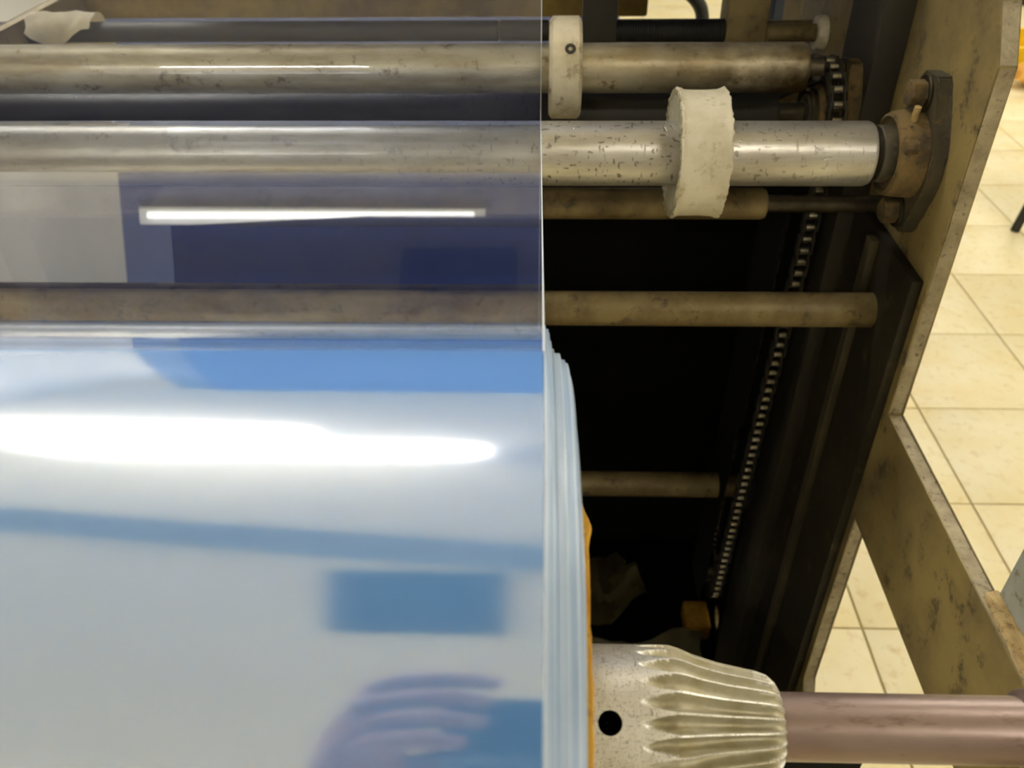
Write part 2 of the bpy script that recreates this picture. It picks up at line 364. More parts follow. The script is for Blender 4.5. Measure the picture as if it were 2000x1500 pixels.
# ------------------------------------------------------------------ machine frame
XP = 0.33                                    # inner face of the right side plate
XL = -0.62                                   # inner face of the left side plate
frame = thing('winder_frame', (-0.35, 0.9, 0), 'olive steel frame of the film winder with side plates, arms and cross bars', 'frame')
plate = [(0.643, 0.852), (0.643, 1.172), (0.668, 1.212), (0.74, 1.34), (0.80, 1.62), (1.25, 1.62), (1.25, 0.03), (0.66, 0.03), (0.632, 0.05), (0.632, 0.425), (0.643, 0.44), (0.643, 0.717), (-0.02, 0.709), (-0.02, 0.846)]
plate_l = [(0.643, 0.852), (0.643, 1.11), (0.66, 1.13), (0.84, 1.155), (0.86, 1.33), (0.93, 1.33), (0.95, 1.10), (1.25, 1.10)]+plate[6:]
for x0, x1, pl in ((XP, XP+0.0145, plate), (XL-0.0145, XL, plate_l)):
    put('side_plate', prism_me(pl, x0, x1, 1, 0.0012), [M['frame'], M['frame_edge']], frame, None, 0.5)
for x0, x1, zt_ in ((0.303, XP, 1.6), (XL, XL+0.027, 1.08)):
    box('post', x0, x1, 0.812, 0.90, 0.0, zt_, M['frame_dark'], frame, 0.002)
    box('foot', x0-0.02, x1+0.03, 0.62, 1.27, 0.0, 0.03, M['frame_dark'], frame, 0.003)
def upright(x0, x1):                          # upright plates welded on the arms to carry the winding shaft
    pl = [(0.432, 0.80), (0.428, 0.95), (0.36, 1.02), (0.26, 1.10), (0.22, 1.125), (0.14, 1.125), (0.08, 1.07), (0.0, 0.92), (-0.01, 0.80)]
    return put('upright_plate', prism_me(pl, x0, x1, 1, 0.001), [M['grey_paint'], M['frame_edge']], frame, None, 0.5)
upright(XP+0.0145, XP+0.0285); upright(XL-0.0285, XL-0.0145)
box('angle_strip', XP-0.018, XP-0.010, 0.736, 0.750, 0.25, 0.985, M['strip'], frame, 0.001)
# weld bead where the upright stands on the arm
bm = bmesh.new(); bmesh.ops.create_icosphere(bm, subdivisions=5, radius=1)
for v in bm.verts:
    p = Vector((v.co.x*0.0085, v.co.y*0.10, v.co.z*0.006)); p.y = max(-0.088, min(0.088, p.y*1.2))
    q = p + Vector((XP+0.011, 0.345, 0.850)); nz = mnoise.noise(q*90)*0.0022+mnoise.noise(q*260)*0.0008
    v.co = q + v.co*nz
put('weld_bead', from_bm(bm), M['weld'], frame)
CB = cyl(1300, 569, 637, 0.842); LB = cyl(1250, 921, 970, 1.235)
lathe('cross_bar', rod(XL, XP, CB[2]), CB[0], CB[1], M['bar'], frame, 48)
lathe('cross_bar', rod(XL, 0.303, LB[2]), LB[0], LB[1], M['bar'], frame, 40)
box('bar_bracket', 0.288, 0.303, LB[0]-0.024, LB[0]+0.024, LB[1]-0.024, LB[1]+0.024, M['frame_dark'], frame, 0.003)
box('shade_back', XL, XP, 1.20, 1.206, 0.04, 0.98, M['pan'], frame)  # added black sheet, keeps the inside of the frame dark
box('drip_pan', XL, XP, 0.70, 1.2, 0.035, 0.045, M['pan'], frame)  # added black tray, darkens the floor under the machine
box('shade_panel', XP-0.010, XP, 0.652, 0.812, 0.05, 0.99, M['shade_guard'], frame, 0.001)  # added dark sheet in place of shade on the side plate
box('shade_lining', XP-0.0025, XP, 0.90, 1.2, 0.05, 1.0, M['pan'], frame)  # added black lining, puts shade on the rear of the plate
box('shade_apron', XL, XP-0.004, 0.47, 0.476, 0.03, 0.6, M['pan'], frame, 0.001)  # added unseen panel, blocks light bounced off the floor in front
box('shade_lining', XL, XL+0.003, 0.70, 1.2, 0.05, 1.0, M['pan'], frame)  # added black lining, same purpose on the left side

hood = thing('added_hood', (-0.15, 1.6, 1.2), 'blue sheet metal hood added above the rear rollers to shade the frame', 'hood')  # unseen hood, added to block lamp light and mirror blue in the film
HL = -0.44
box('front_panel', HL, XP, 1.0, 1.006, 1.2, 1.72, M['hood'], hood, 0.001)
box('bottom_panel', HL, XP, 1.006, 2.2, 1.2, 1.206, M['hood'], hood, 0.001)
box('top_panel', HL, XP, 1.006, 2.2, 1.714, 1.72, M['hood'], hood, 0.001)
box('rear_panel', HL, XP, 2.194, 2.2, 1.206, 1.714, M['hood'], hood, 0.001)
for xx in (HL, XP-0.006): box('side_panel', xx, xx+0.006, 1.006, 2.194, 1.206, 1.714, M['hood'], hood, 0.001)
# ------------------------------------------------------------------ guide rollers
R1 = cyl(1200, 83, 182, 0.84); R2 = cyl(1200, 236, 363, 0.77); R3 = cyl(1200, 366, 428, 0.84)
SPX, SPY, SPZ, SPR = 0.275, 0.843, 1.068, 0.049        # sprocket
def roller(name, ax, x1, r, shaft_r, shaft_end, mat, label, xl=XL, seg=96):
    e = thing(name, ((XL+x1)/2, ax[0], ax[1]), label, 'roller')
    lathe('tube', [(xl+0.05, r*0.8), (xl+0.05, r-0.002), (xl+0.052, r), (x1-0.004, r), (x1-0.0012, r-0.0012), (x1, r-0.004), (x1, r*0.45)], ax[0], ax[1], mat, e, seg, origin=(0, ax[0], ax[1]))
    lathe('shaft', rod(xl, shaft_end, shaft_r), ax[0], ax[1], M['steel_dark'], e, 32)
    return e
x1 = Xat(1572, 133, R1)
put('roller_bracket', prism_me([(R1[0]-0.010, R1[1]-0.008), (R1[0]+0.006, R1[1]+0.011), (1.058, 1.008), (1.050, 0.990)], x1+0.006, x1+0.013, 0, 0.001), M['frame_dark'], frame, None, 0.5)
x2 = Xat(1697, 300, R2)
e2 = roller('guide_roller', R2, x2, R2[2], 0.0095, XP, M['alu'], 'bright aluminium guide roller with dents, carrying the film and a chipped cream ring')
x1 = Xat(1572, 133, R1)
e1 = roller('guide_roller', R1, x1, R1[2], 0.009, x1+0.016, M['oldsteel'], 'stained old steel roller with a cream stop collar')
e3 = roller('idler_roller', R3, 0.215, R3[2], 0.008, XP, M['bar'], 'thin brown idler bar behind and below the aluminium roller')
ed = roller('driven_roller', (SPY, SPZ), 0.232, 0.02, 0.010, 0.303, M['frame_dark'], 'dark driven roller on the sprocket shaft')
UP = (0.90, 1.29)
eu = roller('upper_roller', UP, 0.29, 0.03, 0.01, XP, M['oldsteel'], 'upper roller under the blue hood that feeds the film down', XL-0.048)

# chipped cream ring on the aluminium roller
ca, cb = Xat(1312, 300, R2), Xat(1406, 300, R2); cr = cyl(1360, 170, 425, 0.77)[2]
def wob_ring(i, a, x, r):
    q = Vector((math.cos(a)*r*60, math.sin(a)*r*60, i*0.37))
    edge = i in (6, 7, 8, 20, 21, 22)
    n = mnoise.noise(q*1.4); n2 = mnoise.noise(q*4)
    if edge: return x+n2*0.0012+n*0.0008, r+n*0.0011+n2*0.0009
    if i < 6: return x+n2*0.0016*(i/5), r
    return x, r+n*0.0002
pr = [(ca+0.004, R2[2]-0.001)]+[(ca+0.004*(1-k/5)-0.0005, R2[2]+(cr-R2[2]-0.001)*k/5) for k in range(1, 6)]
pr += [(ca+0.0002, cr-0.0004), (ca+0.0012, cr+0.0004), (ca+0.003, cr-0.0006)]
pr += [(ca+0.003+(cb-ca-0.006)*k/12, cr-0.0012-0.0008*math.sin(PI*k/12)) for k in range(1, 12)]
pr += [(cb-0.003, cr-0.0006), (cb-0.0012, cr+0.0005), (cb-0.0002, cr-0.0004), (cb-0.001, cr*0.8), (cb-0.001, R2[2]-0.001)]
ring = lathe('stop_ring', pr, R2[0], R2[1], [M['nylon'], M['nylon_cut']], e2, 220, wob_ring, False, 0.9)
ring['label'] = 'chipped cream nylon stop ring'
for p in ring.data.polygons:
    if p.center.x+ring.location.x+wloc(e2).x < ca+0.0004 and True: p.material_index = 1
# cream painted collar with set screw on the stained roller
ka, kb = Xat(1072, 133, R1), Xat(1134, 133, R1); kr = cyl(1100, 30, 232, 0.84)[2]
col = lathe('stop_collar', [(ka, R1[2]-0.001), (ka, kr-0.004), (ka+0.003, kr), (kb-0.003, kr), (kb-0.0005, kr-0.0025), (kb, kr-0.004), (kb, R1[2]-0.001)], R1[0], R1[1], M['cream'], e1, 96, None, False, 0.35)
col['label'] = 'cream painted stop collar'
av = Vector((0, -R1[0], H-R1[1])); an = math.atan2(av.z, av.y)-0.36
sd = Vector((0, math.cos(an), math.sin(an))); sc = Vector((ka*0.38+kb*0.62, R1[0], R1[1]))+sd*kr
def disc(name, c, n, r, depth, mat, parent, inner=0.45):
    n = n.normalized(); u = n.cross(Vector((1, 0, 0))).normalized(); v = n.cross(u); vs, fs = [], []; S = 24
    for rr, h in ((r*1.12, 0.0), (r, 0.0006), (r*0.92, 0.0004), (r*inner, 0.0004), (r*inner, -depth)):
        for k in range(S): a = 2*PI*k/S; vs.append(c+u*math.cos(a)*rr+v*math.sin(a)*rr+n*h)
    for i in range(4):
        for k in range(S): fs.append((i*S+k, i*S+(k+1) % S, (i+1)*S+(k+1) % S, (i+1)*S+k))
    fs.append(tuple(4*S+k for k in range(S)))
    return put(name, mesh(vs, fs), mat, parent)
disc('set_screw', sc+sd*0.0004, sd, 0.0042, 0.0012, M['frame_dark'], col)

# ------------------------------------------------------------------ flange bearings on the side plate
def flange(ax, x_in, label, half=0.066, lug=0.027, hub=0.036, bolts=True, ang=0.0, cols=('rust', 'cast_dark')):
    e = thing('flange_bearing', (x_in, ax[0], ax[1]), label, 'bearing')
    poly = []
    for k in range(48):
        a = 2*PI*k/48; y, z = math.cos(a), math.sin(a)
        # two-bolt casting: a wide hub that narrows to square-shouldered lugs at both ends
        zz = z*half*1.15; zz = max(-half, min(half, zz)); wv = lug+(hub*1.12-lug)*max(0, 1-(zz/(half*0.72))**2)
        poly.append((ax[0]+y*wv*(1.0 if abs(zz) < half*0.98 else 1.0), ax[1]+zz))
    yy = lambda p: (p[0]-ax[0], p[1]-ax[1])
    poly = [(ax[0]+math.cos(ang)*a-math.sin(ang)*b, ax[1]+math.sin(ang)*a+math.cos(ang)*b) for a, b in map(yy, poly)]
    put('flange', prism_me(poly, x_in-0.013, x_in, 0, 0.0018), M[cols[1]], e, None, 0.5)
    lathe('housing', [(x_in-0.012, hub*1.02), (x_in-0.030, hub*0.98), (x_in-0.0345, hub*0.93), (x_in-0.036, hub*0.86), (x_in-0.033, hub*0.8), (x_in-0.032, hub*0.5)], ax[0], ax[1], M[cols[0]], e, 64, None, False)
    lathe('inner_ring', rod(x_in-0.046, x_in-0.02, hub*0.52, 0.001), ax[0], ax[1], M['steel_dark'], e, 48)
    lathe('lock_collar', rod(x_in-0.044, x_in-0.030, hub*0.66, 0.001), ax[0], ax[1], M['cast_dark'], e, 48)
    for s in (-1, 1):
        by, bz = ax[0]-math.sin(ang)*s*half*0.76, ax[1]+math.cos(ang)*s*half*0.76
        put('bolt', hex_me((x_in-0.021, by, bz), 0.0115, 0.013), M['rust'], e, None, 0.3)
        lathe('washer', rod(x_in-0.0155, x_in-0.0125, 0.015, 0.0005), by, bz, M['steel_dark'], e, 28)
    put('grease_nipple', tube_me([(x_in-0.024, ax[0]-0.012, ax[1]+hub*0.9), (x_in-0.024, ax[0]-0.014, ax[1]+hub*1.25)], 0.0028, 10), M['weld'], e)
    put('set_screw', hex_me((x_in-0.028, ax[0]-hub*0.86, ax[1]+hub*0.5), 0.006, 0.010), M['rust'], e, None, 0.3)
    return e
flange(R2, XP, 'dusty two-bolt flange bearing on the side plate, at the end of the aluminium roller', ang=-0.08)
flange((SPY, SPZ), 0.303, 'rusty flange bearing on the dark post, behind the chain sprocket', 0.05, 0.02, 0.028, cols=('rust', 'rust'))

# ------------------------------------------------------------------ sprocket and chain
def sprocket(cy, cz, r, nt, label):
    e = thing('chain_sprocket', (SPX, cy, cz), label, 'sprocket')
    poly = []
    for k in range(nt*6):
        a = 2*PI*k/(nt*6); ph = (k % 6)/6
        poly.append((cy+math.cos(a)*(r-0.0045+0.007*max(0, math.cos(2*PI*ph))), cz+math.sin(a)*(r-0.0045+0.007*max(0, math.cos(2*PI*ph)))))
    put('toothed_disc', prism_me(poly, SPX-0.003, SPX+0.003, 0), M['steel_dark'], e, None, 0.4)
    lathe('hub', rod(SPX-0.014, SPX+0.010, r*0.48), cy, cz, M['steel_dark'], e, 40)
    return e
NT1 = 22; pitch = 2*PI*SPR/NT1
LY, LZ, LR = 0.905, 0.33, SPR*16/22
sprocket(SPY, SPZ, SPR, NT1, 'greasy chain sprocket under the top of the chain, beside the rusty bearing')
sprocket(LY, LZ, LR, 16, 'small lower chain sprocket deep inside the frame')
# closed chain path round both sprockets
dvec = Vector((LY-SPY, LZ-SPZ)); dl = dvec.length; base = math.atan2(dvec.y, dvec.x); off = math.acos((SPR-LR)/dl)
pts = []
def arc(cy, cz, r, a0, a1, n):
    for k in range(n+1):
        a = a0+(a1-a0)*k/n; pts.append(Vector((cy+math.cos(a)*r, cz+math.sin(a)*r)))
aF = base-off; aB = base+off                    # tangent angles: front strand and back strand
arc(SPY, SPZ, SPR, aB, aF+2*PI, 80)
arc(LY, LZ, LR, aF, aB, 60)
pts.append(pts[0])
L = [0.0]
for a, b in zip(pts, pts[1:]): L.append(L[-1]+(b-a).length)
N = int(round(L[-1]/pitch/2))*2; pc = []
for k in range(N):
    s = L[-1]*k/N
    i = max(j for j in range(len(L)) if L[j] <= s+1e-9); i = min(i, len(pts)-2)
    f = (s-L[i])/max(1e-9, L[i+1]-L[i]); pc.append(pts[i].lerp(pts[i+1], f))
chain = thing('roller_chain', (SPX, LY, LZ), 'oily roller chain hanging from the sprocket down into the dark frame', 'chain')
rm = lathe_me(rod(-0.0045, 0.0045, 0.0042, 0.0006), 0, 0, 14); rm.materials.append(M['chain']); rm.shade_smooth(); rm.set_sharp_from_angle(angle=0.6)
pitch_r = L[-1]/N
lp = []
for k in range(20):
    a = 2*PI*k/20; c, s = math.cos(a), math.sin(a)
    lp.append((c*0.0046+(pitch_r/2 if c > 0 else -pitch_r/2), s*(0.0052 if abs(c) > 0.3 else 0.0046)))
def plate_mesh(x):
    me = prism_me(lp, x-0.0007, x+0.0007, 0); me.materials.append(M['frame_dark']); return me
pm = {(s, d): plate_mesh(s*(0.0056+d*0.0016)) for s in (-1, 1) for d in (0, 1)}
for k in range(N):
    p, q = pc[k], pc[(k+1) % N]
    o = bpy.data.objects.new('chain_roller', rm); COL.objects.link(o); o.parent = chain; o.location = Vector((SPX, p.x, p.y))-chain.location
    ang = math.atan2(q.y-p.y, q.x-p.x); md = (p+q)/2
    for s in (-1, 1):
        o = bpy.data.objects.new('link_plate', pm[(s, k % 2)]); COL.objects.link(o); o.parent = chain
        o.location = Vector((SPX, md.x, md.y))-chain.location; o.rotation_euler.x = ang

put('shade_screen', prism_me([(0.822, 1.005), (0.915, 1.005), (0.965, 0.28), (0.888, 0.28)], 0.256, 0.259, 0, 0.0005), M['pan'], frame, None, 0.5)  # added black screen, keeps the back chain strand lost in the dark
box('screen_stay', 0.259, 0.303, 0.90, 0.91, 0.60, 0.615, M['pan'], frame)
# ------------------------------------------------------------------ film roll, core, winding shaft and chuck
AY, AZ = 0.1796, 1.0773; RR = 0.1455; XE = 0.0022; XFL = -0.545
roll = thing('film_roll', ((XFL+XE)/2, AY, AZ-RR), 'large glossy roll of clear bluish plastic film on a cardboard core', 'film roll')
lathe('wound_film', [(XFL, RR-0.0003), (XFL+0.0003, RR), (XE-0.0003, RR), (XE, RR-0.0003)], AY, AZ, M['film'], roll, 256, None, False, 0.6)
ends = [(XE, RR-0.0003), (0.0036, 0.1446), (0.0040, 0.1405), (0.0052, 0.1378), (0.0078, 0.1346), (0.0103, 0.1311), (0.0115, 0.1246), (0.0122, 0.1161), (0.0127, 0.1029), (0.0130, 0.0833)]
prof = [ends[0]]
for (xa, ra), (xb, rb) in zip(ends, ends[1:]):
    n = max(1, int((ra-rb)/0.0011))
    for k in range(1, n+1):
        f = k/n; x = xa+(xb-xa)*f+random.uniform(-0.0008, 0.0008); r = ra+(rb-ra)*f
        prof.append((prof[-1][0]+0.00005, r+0.00028)); prof.append((x, r+0.0002))
lathe('layer_edges', prof, AY, AZ, M['film_side'], roll, 200, lambda i, a, x, r: (x+0.0004*mnoise.noise(Vector((a*2, i*0.3, 0))), r), False, 0.35, origin=(0, AY, AZ))
ye = [(XFL-0.0005*k, RR-0.0003-k*0.0031) for k in range(21)]
lathe('layer_edges', ye, AY, AZ, M['film_side'], roll, 128, None, False, 0.35)
CR = 0.0832; XC = 0.0168
def wcore(i, a, x, r):
    n = mnoise.noise(Vector((math.cos(a)*7, math.sin(a)*7, i*0.2)))+0.5*mnoise.noise(Vector((math.cos(a)*25, math.sin(a)*25, i)))
    if i in (2, 3, 4):
        ragg = 0.0022*max(0, 1-abs(((a-math.radians(75)+PI) % (2*PI))-PI)/0.16)
        return x+n*0.0006+ragg, r+n*0.0003
    return x, r
lathe('cardboard_core', [(XFL-0.012, CR-0.012), (XFL-0.012, CR), (0.0125, CR), (XC-0.0006, CR-0.0002), (XC, CR-0.0014), (XC-0.0004, CR-0.011), (XC-0.03, CR-0.012), (XC-0.03, 0.02)], AY, AZ, M['cardboard'], roll, 220, wcore, False, 0.7)['label'] = 'brown cardboard core edge'
lathe('core_plug', [(XC-0.006, CR-0.0115), (XC-0.005, CR-0.0125), (XC-0.005, 0.013)], AY, AZ, M['wood'], roll, 96, None, False)

shaft = thing('winding_shaft', (0.1, AY, AZ-0.012), 'brown oxidised winding shaft coming out of the fluted chuck', 'shaft')
lathe('bar', rod(-0.66, XP+0.04, 0.0119), AY, AZ, M['mandrel'], shaft, 64, origin=(0.2, AY, AZ))
cxs = Xat(1988, 1425, (AY, AZ))
lathe('shaft_collar', [(cxs, 0.0119), (cxs+0.001, 0.0135), (cxs+0.003, 0.0145), (cxs+0.03, 0.0145), (cxs+0.033, 0.0119)], AY, AZ, M['mandrel'], shaft, 64, None, False)
sb = thing('shaft_bearing', (XP+0.0125, AY, AZ), 'bearing block on the grey upright plate at the shaft end', 'bearing')
lathe('housing', [(XP+0.0125, 0.036), (XP-0.01, 0.034), (XP-0.014, 0.031), (XP-0.014, 0.0125)], AY, AZ, M['cast_dark'], sb, 48, None, False)

# fluted chuck
NFL, X0, X1 = 24, 0.0135, 0.0886
def prof_r(x):
    P = [(0.0, 0.0277), (0.0495, 0.0277), (0.053, 0.0268), (0.0585, 0.0245), (0.0675, 0.0218), (0.0815, 0.0190), (0.0852, 0.0177), (0.0872, 0.0160), (0.0882, 0.0142), (0.0886, 0.0122)]
    for (a, ra), (b, rb) in zip(P, P[1:]):
        if a <= x <= b: return ra+(rb-ra)*(x-a)/(b-a)
    return P[-1][1]
xs = [X0, 0.02, 0.027]+[0.0335+k*0.0009 for k in range(52)]+[0.0810, 0.0825, 0.084, 0.0852, 0.0862, 0.0872, 0.0878, 0.0882, 0.0886]
SEG = NFL*20; vs_, fs_, fl_, dd_ = [], [], [], []
for x in xs:
    R = prof_r(x); g = max(0.0, min(1.0, (x-0.0365)/0.0135)); wdt = 0.43*min(1, g*1.15)**0.6 if g > 0 else 0
    dep = 0.0044*min(1, g*1.6)*(1.0 if x < 0.08 else max(0.35, 1-(x-0.08)*70))
    for k in range(SEG):
        a = 2*PI*k/SEG+math.radians(122.3); u = abs(((k % 20)/20+0.5) % 1-0.5)
        d = dep*math.sqrt(max(0, 1-(u/wdt)**2)) if wdt > 0 and u < wdt else 0
        vs_.append((x, AY+math.cos(a)*(R-d), AZ+math.sin(a)*(R-d))); dd_.append(d)
for i in range(len(xs)-1):
    for k in range(SEG):
        a, b = i*SEG+k, i*SEG+(k+1) % SEG; fs_.append((a, a+SEG, b+SEG, b)); fl_.append(1 if max(dd_[a], dd_[b+SEG]) > 0.0016 else 0)
fs_.append(tuple(range(SEG))); fs_.append(tuple(reversed([(len(xs)-1)*SEG+k for k in range(SEG)])))
chuck = thing('core_chuck', (0.05, AY, AZ-0.0277), 'scratched cast aluminium chuck with tapering flutes and a round pin hole', 'chuck')
cm = mesh(vs_, fs_); fl_ += [0, 0]; cm.polygons.foreach_set('material_index', fl_)
body = put('fluted_body', cm, [M['chuck'], M['flute']], chuck, (0.05, AY, AZ), 0.7)
# pin hole: cut with a cylinder pointing at the axis
hd = Vector((0, math.cos(math.radians(121.9)), math.sin(math.radians(121.9)))); HR = 0.0041; hx = 0.0257
bm = bmesh.new(); bmesh.ops.create_cone(bm, cap_ends=True, segments=40, radius1=HR, radius2=HR, depth=0.03)
bmesh.ops.rotate(bm, verts=bm.verts, matrix=Vector((0, 0, 1)).rotation_difference(hd).to_matrix()); bmesh.ops.translate(bm, verts=bm.verts, vec=Vector((hx, AY, AZ))+hd*0.031)
cut = put('cutter', from_bm(bm), M['pan'], None, (0.05, AY, AZ))
md = body.modifiers.new('hole', 'BOOLEAN'); md.object = cut; md.operation = 'DIFFERENCE'; md.solver = 'EXACT'
bpy.context.view_layer.update(); dg = bpy.context.evaluated_depsgraph_get()
nm = bpy.data.meshes.new_from_object(body.evaluated_get(dg)); body.modifiers.clear(); body.data = nm
bpy.data.objects.remove(cut)
nm.shade_smooth(); nm.set_sharp_from_angle(angle=0.7)
if not len(nm.materials): nm.materials.append(M['chuck'])
c0 = Vector((hx, AY, AZ))+hd*0.0165
bore = lathe_me([(-0.0005, 0.0001), (0.0, HR*0.98), (0.0095, HR*0.98)], 0, 0, 32, None, False)
bore.transform(Matrix.Translation(c0) @ Vector((1, 0, 0)).rotation_difference(hd).to_matrix().to_4x4())
put('pin_hole', bore, M['pan'], chuck, None, 0.6)['label'] = 'black pin hole'

# ------------------------------------------------------------------ film web: upper roller -> stained roller -> idler -> aluminium roller -> roll
def tangent(c1, r1, s1, c2, r2, s2):
    """tangent line between circles, side s = +1 left / -1 right of the travel direction"""
    d = Vector((c2[0]-c1[0], c2[1]-c1[1])); D = d.length; b = math.atan2(d.y, d.x)
    a = math.asin((s1*r1-s2*r2)/D)
    nrm = Vector((math.cos(b+PI/2-a*1), math.sin(b+PI/2-a*1)))
    # exact: normal n with n.d = s1 r1 - s2 r2
    k = (s1*r1-s2*r2)/D; n = Vector((-d.y, d.x))/D*math.sqrt(1-k*k)+d/D*k
    return Vector(c1[:2])+n*s1*r1, Vector(c2[:2])+n*s2*r2
g = 0.0006
stations = [((UP[0], UP[1]), 0.03+g, -1), ((R1[0], R1[1]), R1[2]+g, -1), ((R3[0], R3[1]), R3[2]+g, +1), ((R2[0], R2[1]), R2[2]+g, -1), ((AY, AZ), RR+g, -1)]
path = []
segs = [tangent(a[0], a[1], a[2], b[0], b[1], b[2]) for a, b in zip(stations, stations[1:])]
def arcpts(c, r, p, q, ccw):
    a0 = math.atan2(p.y-c[1], p.x-c[0]); a1 = math.atan2(q.y-c[1], q.x-c[0])
    if ccw and a1 < a0: a1 += 2*PI
    if not ccw and a1 > a0: a1 -= 2*PI
    n = max(2, int(abs(a1-a0)/0.1)); return [Vector((c[0]+math.cos(a0+(a1-a0)*k/n)*r, c[1]+math.sin(a0+(a1-a0)*k/n)*r)) for k in range(n+1)]
DBG = []
for i, (p, q) in enumerate(segs):
    if i == 0: path.append(p)
    n = 14
    for k in range(n+1): path.append(p.lerp(q, k/n))
    if i+1 < len(segs):
        c, r, s = stations[i+1]; path += arcpts(c, r, q, segs[i+1][0], s < 0)
    DBG.append((tuple(round(v, 3) for v in p), tuple(round(v, 3) for v in q)))
print('web', DBG)
cl = [path[0]]
for p in path[1:]:
    if (p-cl[-1]).length > 1e-4: cl.append(p)
path = cl
vs_, fs_ = [], []; NX = 40
for k, p in enumerate(path):
    for j in range(NX+1): vs_.append((XFL+(XE-XFL)*j/NX, p.x, p.y))
for k in range(len(path)-1):
    for j in range(NX): a = k*(NX+1)+j; fs_.append((a, a+1, a+NX+2, a+NX+1))
web = thing('film_web', (-0.4, R2[0], R2[1]), 'clear tensioned film running from the rollers down onto the roll', 'film')
put('sheet', mesh(vs_, fs_), M['web'], web, None, 1.0)
put('cut_edge', tube_me([(XE, p.x, p.y) for p in path], 0.00035, 6), M['cut'], web)

# ------------------------------------------------------------------ things behind the rollers
BK = cyl(500, 41, 82, 1.12)
e = thing('black_roller', (-0.1, BK[0], BK[1]), 'black rubber roller behind the stained steel roller', 'roller')
xa, xb = Xat(112, 60, BK), Xat(975, 60, BK)
lathe('rubber_sleeve', rod(xa, xb, BK[2]), BK[0], BK[1], M['black'], e, 48)
lathe('shaft', rod(XL, XP, BK[2]*0.9), BK[0], BK[1], M['bar'], e, 32)
lathe('end_sleeve', rod(xb, xb+0.06, BK[2]*1.02), BK[0], BK[1], M['frame_dark'], e, 40)
lathe('end_sleeve', rod(xa-0.09, xa, BK[2]*1.05), BK[0], BK[1], M['frame_dark'], e, 40)
ya = 1.24
z0, z1 = onY(600, 36, ya).z, onY(600, -30, ya).z
bxe = onY(1266, 10, ya).x
box_b = put('wooden_beam', box_me(XL, bxe, ya, ya+0.05, z0, z1, 0.004), M['brownbeam'])
tag(box_b, 'worn yellow-brown cross beam behind the black roller', 'beam')
yb = 1.05
box('rear_cross_beam', XL, XP, yb-0.005, yb+0.06, 0.985, 1.012, M['frame'], frame, 0.003)
p0, p1 = onY(1140, 60, yb), onY(1205, 60, yb)
zt = onY(1170, -60, yb).z
q = thing('post_block', (p0.x, yb, 1.012), 'dark upright post behind the cream stop collar', 'post'); 
box('upright', p0.x, p1.x, yb, yb+0.05, 1.012, zt, M['frame_dark'], q, 0.003); box('cap', p0.x-0.004, p1.x+0.004, yb-0.004, yb+0.054, zt, zt+0.012, M['frame_dark'], q, 0.003)
p2, p3 = onY(1420, 50, yb), onY(1500, 50, yb)
q = thing('post_block', (p2.x, yb, 1.012), 'olive upright post between the ribbed black roller and the short shaft', 'post')
box('upright', p2.x, p3.x, yb, yb+0.05, 1.012, zt, M['frame'], q, 0.003); box('cap', p2.x-0.004, p3.x+0.004, yb-0.004, yb+0.054, zt, zt+0.012, M['frame'], q, 0.003)
RB = cyl(1320, 36, 84, 1.10)
rx0, rx1 = p1.x, p2.x
pr = []; n = 46
for k in range(n):
    x = rx0+(rx1-rx0)*k/n; d = (rx1-rx0)/n
    pr += [(x, RB[2]-0.0012), (x+d*0.3, RB[2]), (x+d*0.7, RB[2]), (x+d*0.98, RB[2]-0.0012)]
tag(lathe('ribbed_roller', pr, RB[0], RB[1], M['black'], None, 40), 'short ribbed black roller between the dark and olive posts', 'roller')
SS = cyl(1540, 46, 82, 1.09)
e = thing('short_shaft', (0.35, SS[0], SS[1]), 'short steel shaft with a cream collar beside the olive post', 'shaft')
sx0, sx1 = p3.x, Xat(1592, 60, SS)
lathe('bar', rod(sx0, sx1+0.02, SS[2]), SS[0], SS[1], M['bar'], e, 32)
lathe('collar', [(sx1, SS[2]), (sx1, SS[2]*1.8), (sx1+0.003, SS[2]*1.95), (sx1+0.021, SS[2]*1.95), (sx1+0.024, SS[2]*1.8), (sx1+0.024, SS[2])], SS[0], SS[1], M['cream'], e, 48, None, False)['label'] = 'cream collar'

# white rag hanging over the black roller's end
rz = onY(90, 20, 1.0)
bm = bmesh.new(); NU, NV = 26, 18
a0, a1 = onY(36, 10, 1.06), onY(166, 10, 1.06)
grid = []
for i in range(NU+1):
    row = []
    for j in range(NV+1):
        u, v = i/NU, j/NV
        x = a0.x+(a1.x-a0.x)*u; hang = 0.012+0.022*max(0, math.sin(u*PI*1.05+0.2))*(1-0.4*u)
        s = (v-0.5)*2
        ytop = BK[0]-0.002; top = BK[1]+BK[2]+0.012
        y = ytop+s*0.03; z = top-abs(s)**2.2*(hang if s < 0 else 0.05)+0.003*mnoise.noise(Vector((u*5, v*5, 2)))
        row.append(bm.verts.new((x+0.004*mnoise.noise(Vector((u*4, v*6, 7))), y, z)))
    grid.append(row)
for i in range(NU):
    for j in range(NV): bm.faces.new((grid[i][j], grid[i+1][j], grid[i+1][j+1], grid[i][j+1]))
bmesh.ops.solidify(bm, geom=bm.faces[:], thickness=0.0015)
tag(put('cleaning_rag', from_bm(bm), M['rag']), 'off-white rag draped over the end of the black roller', 'rag')

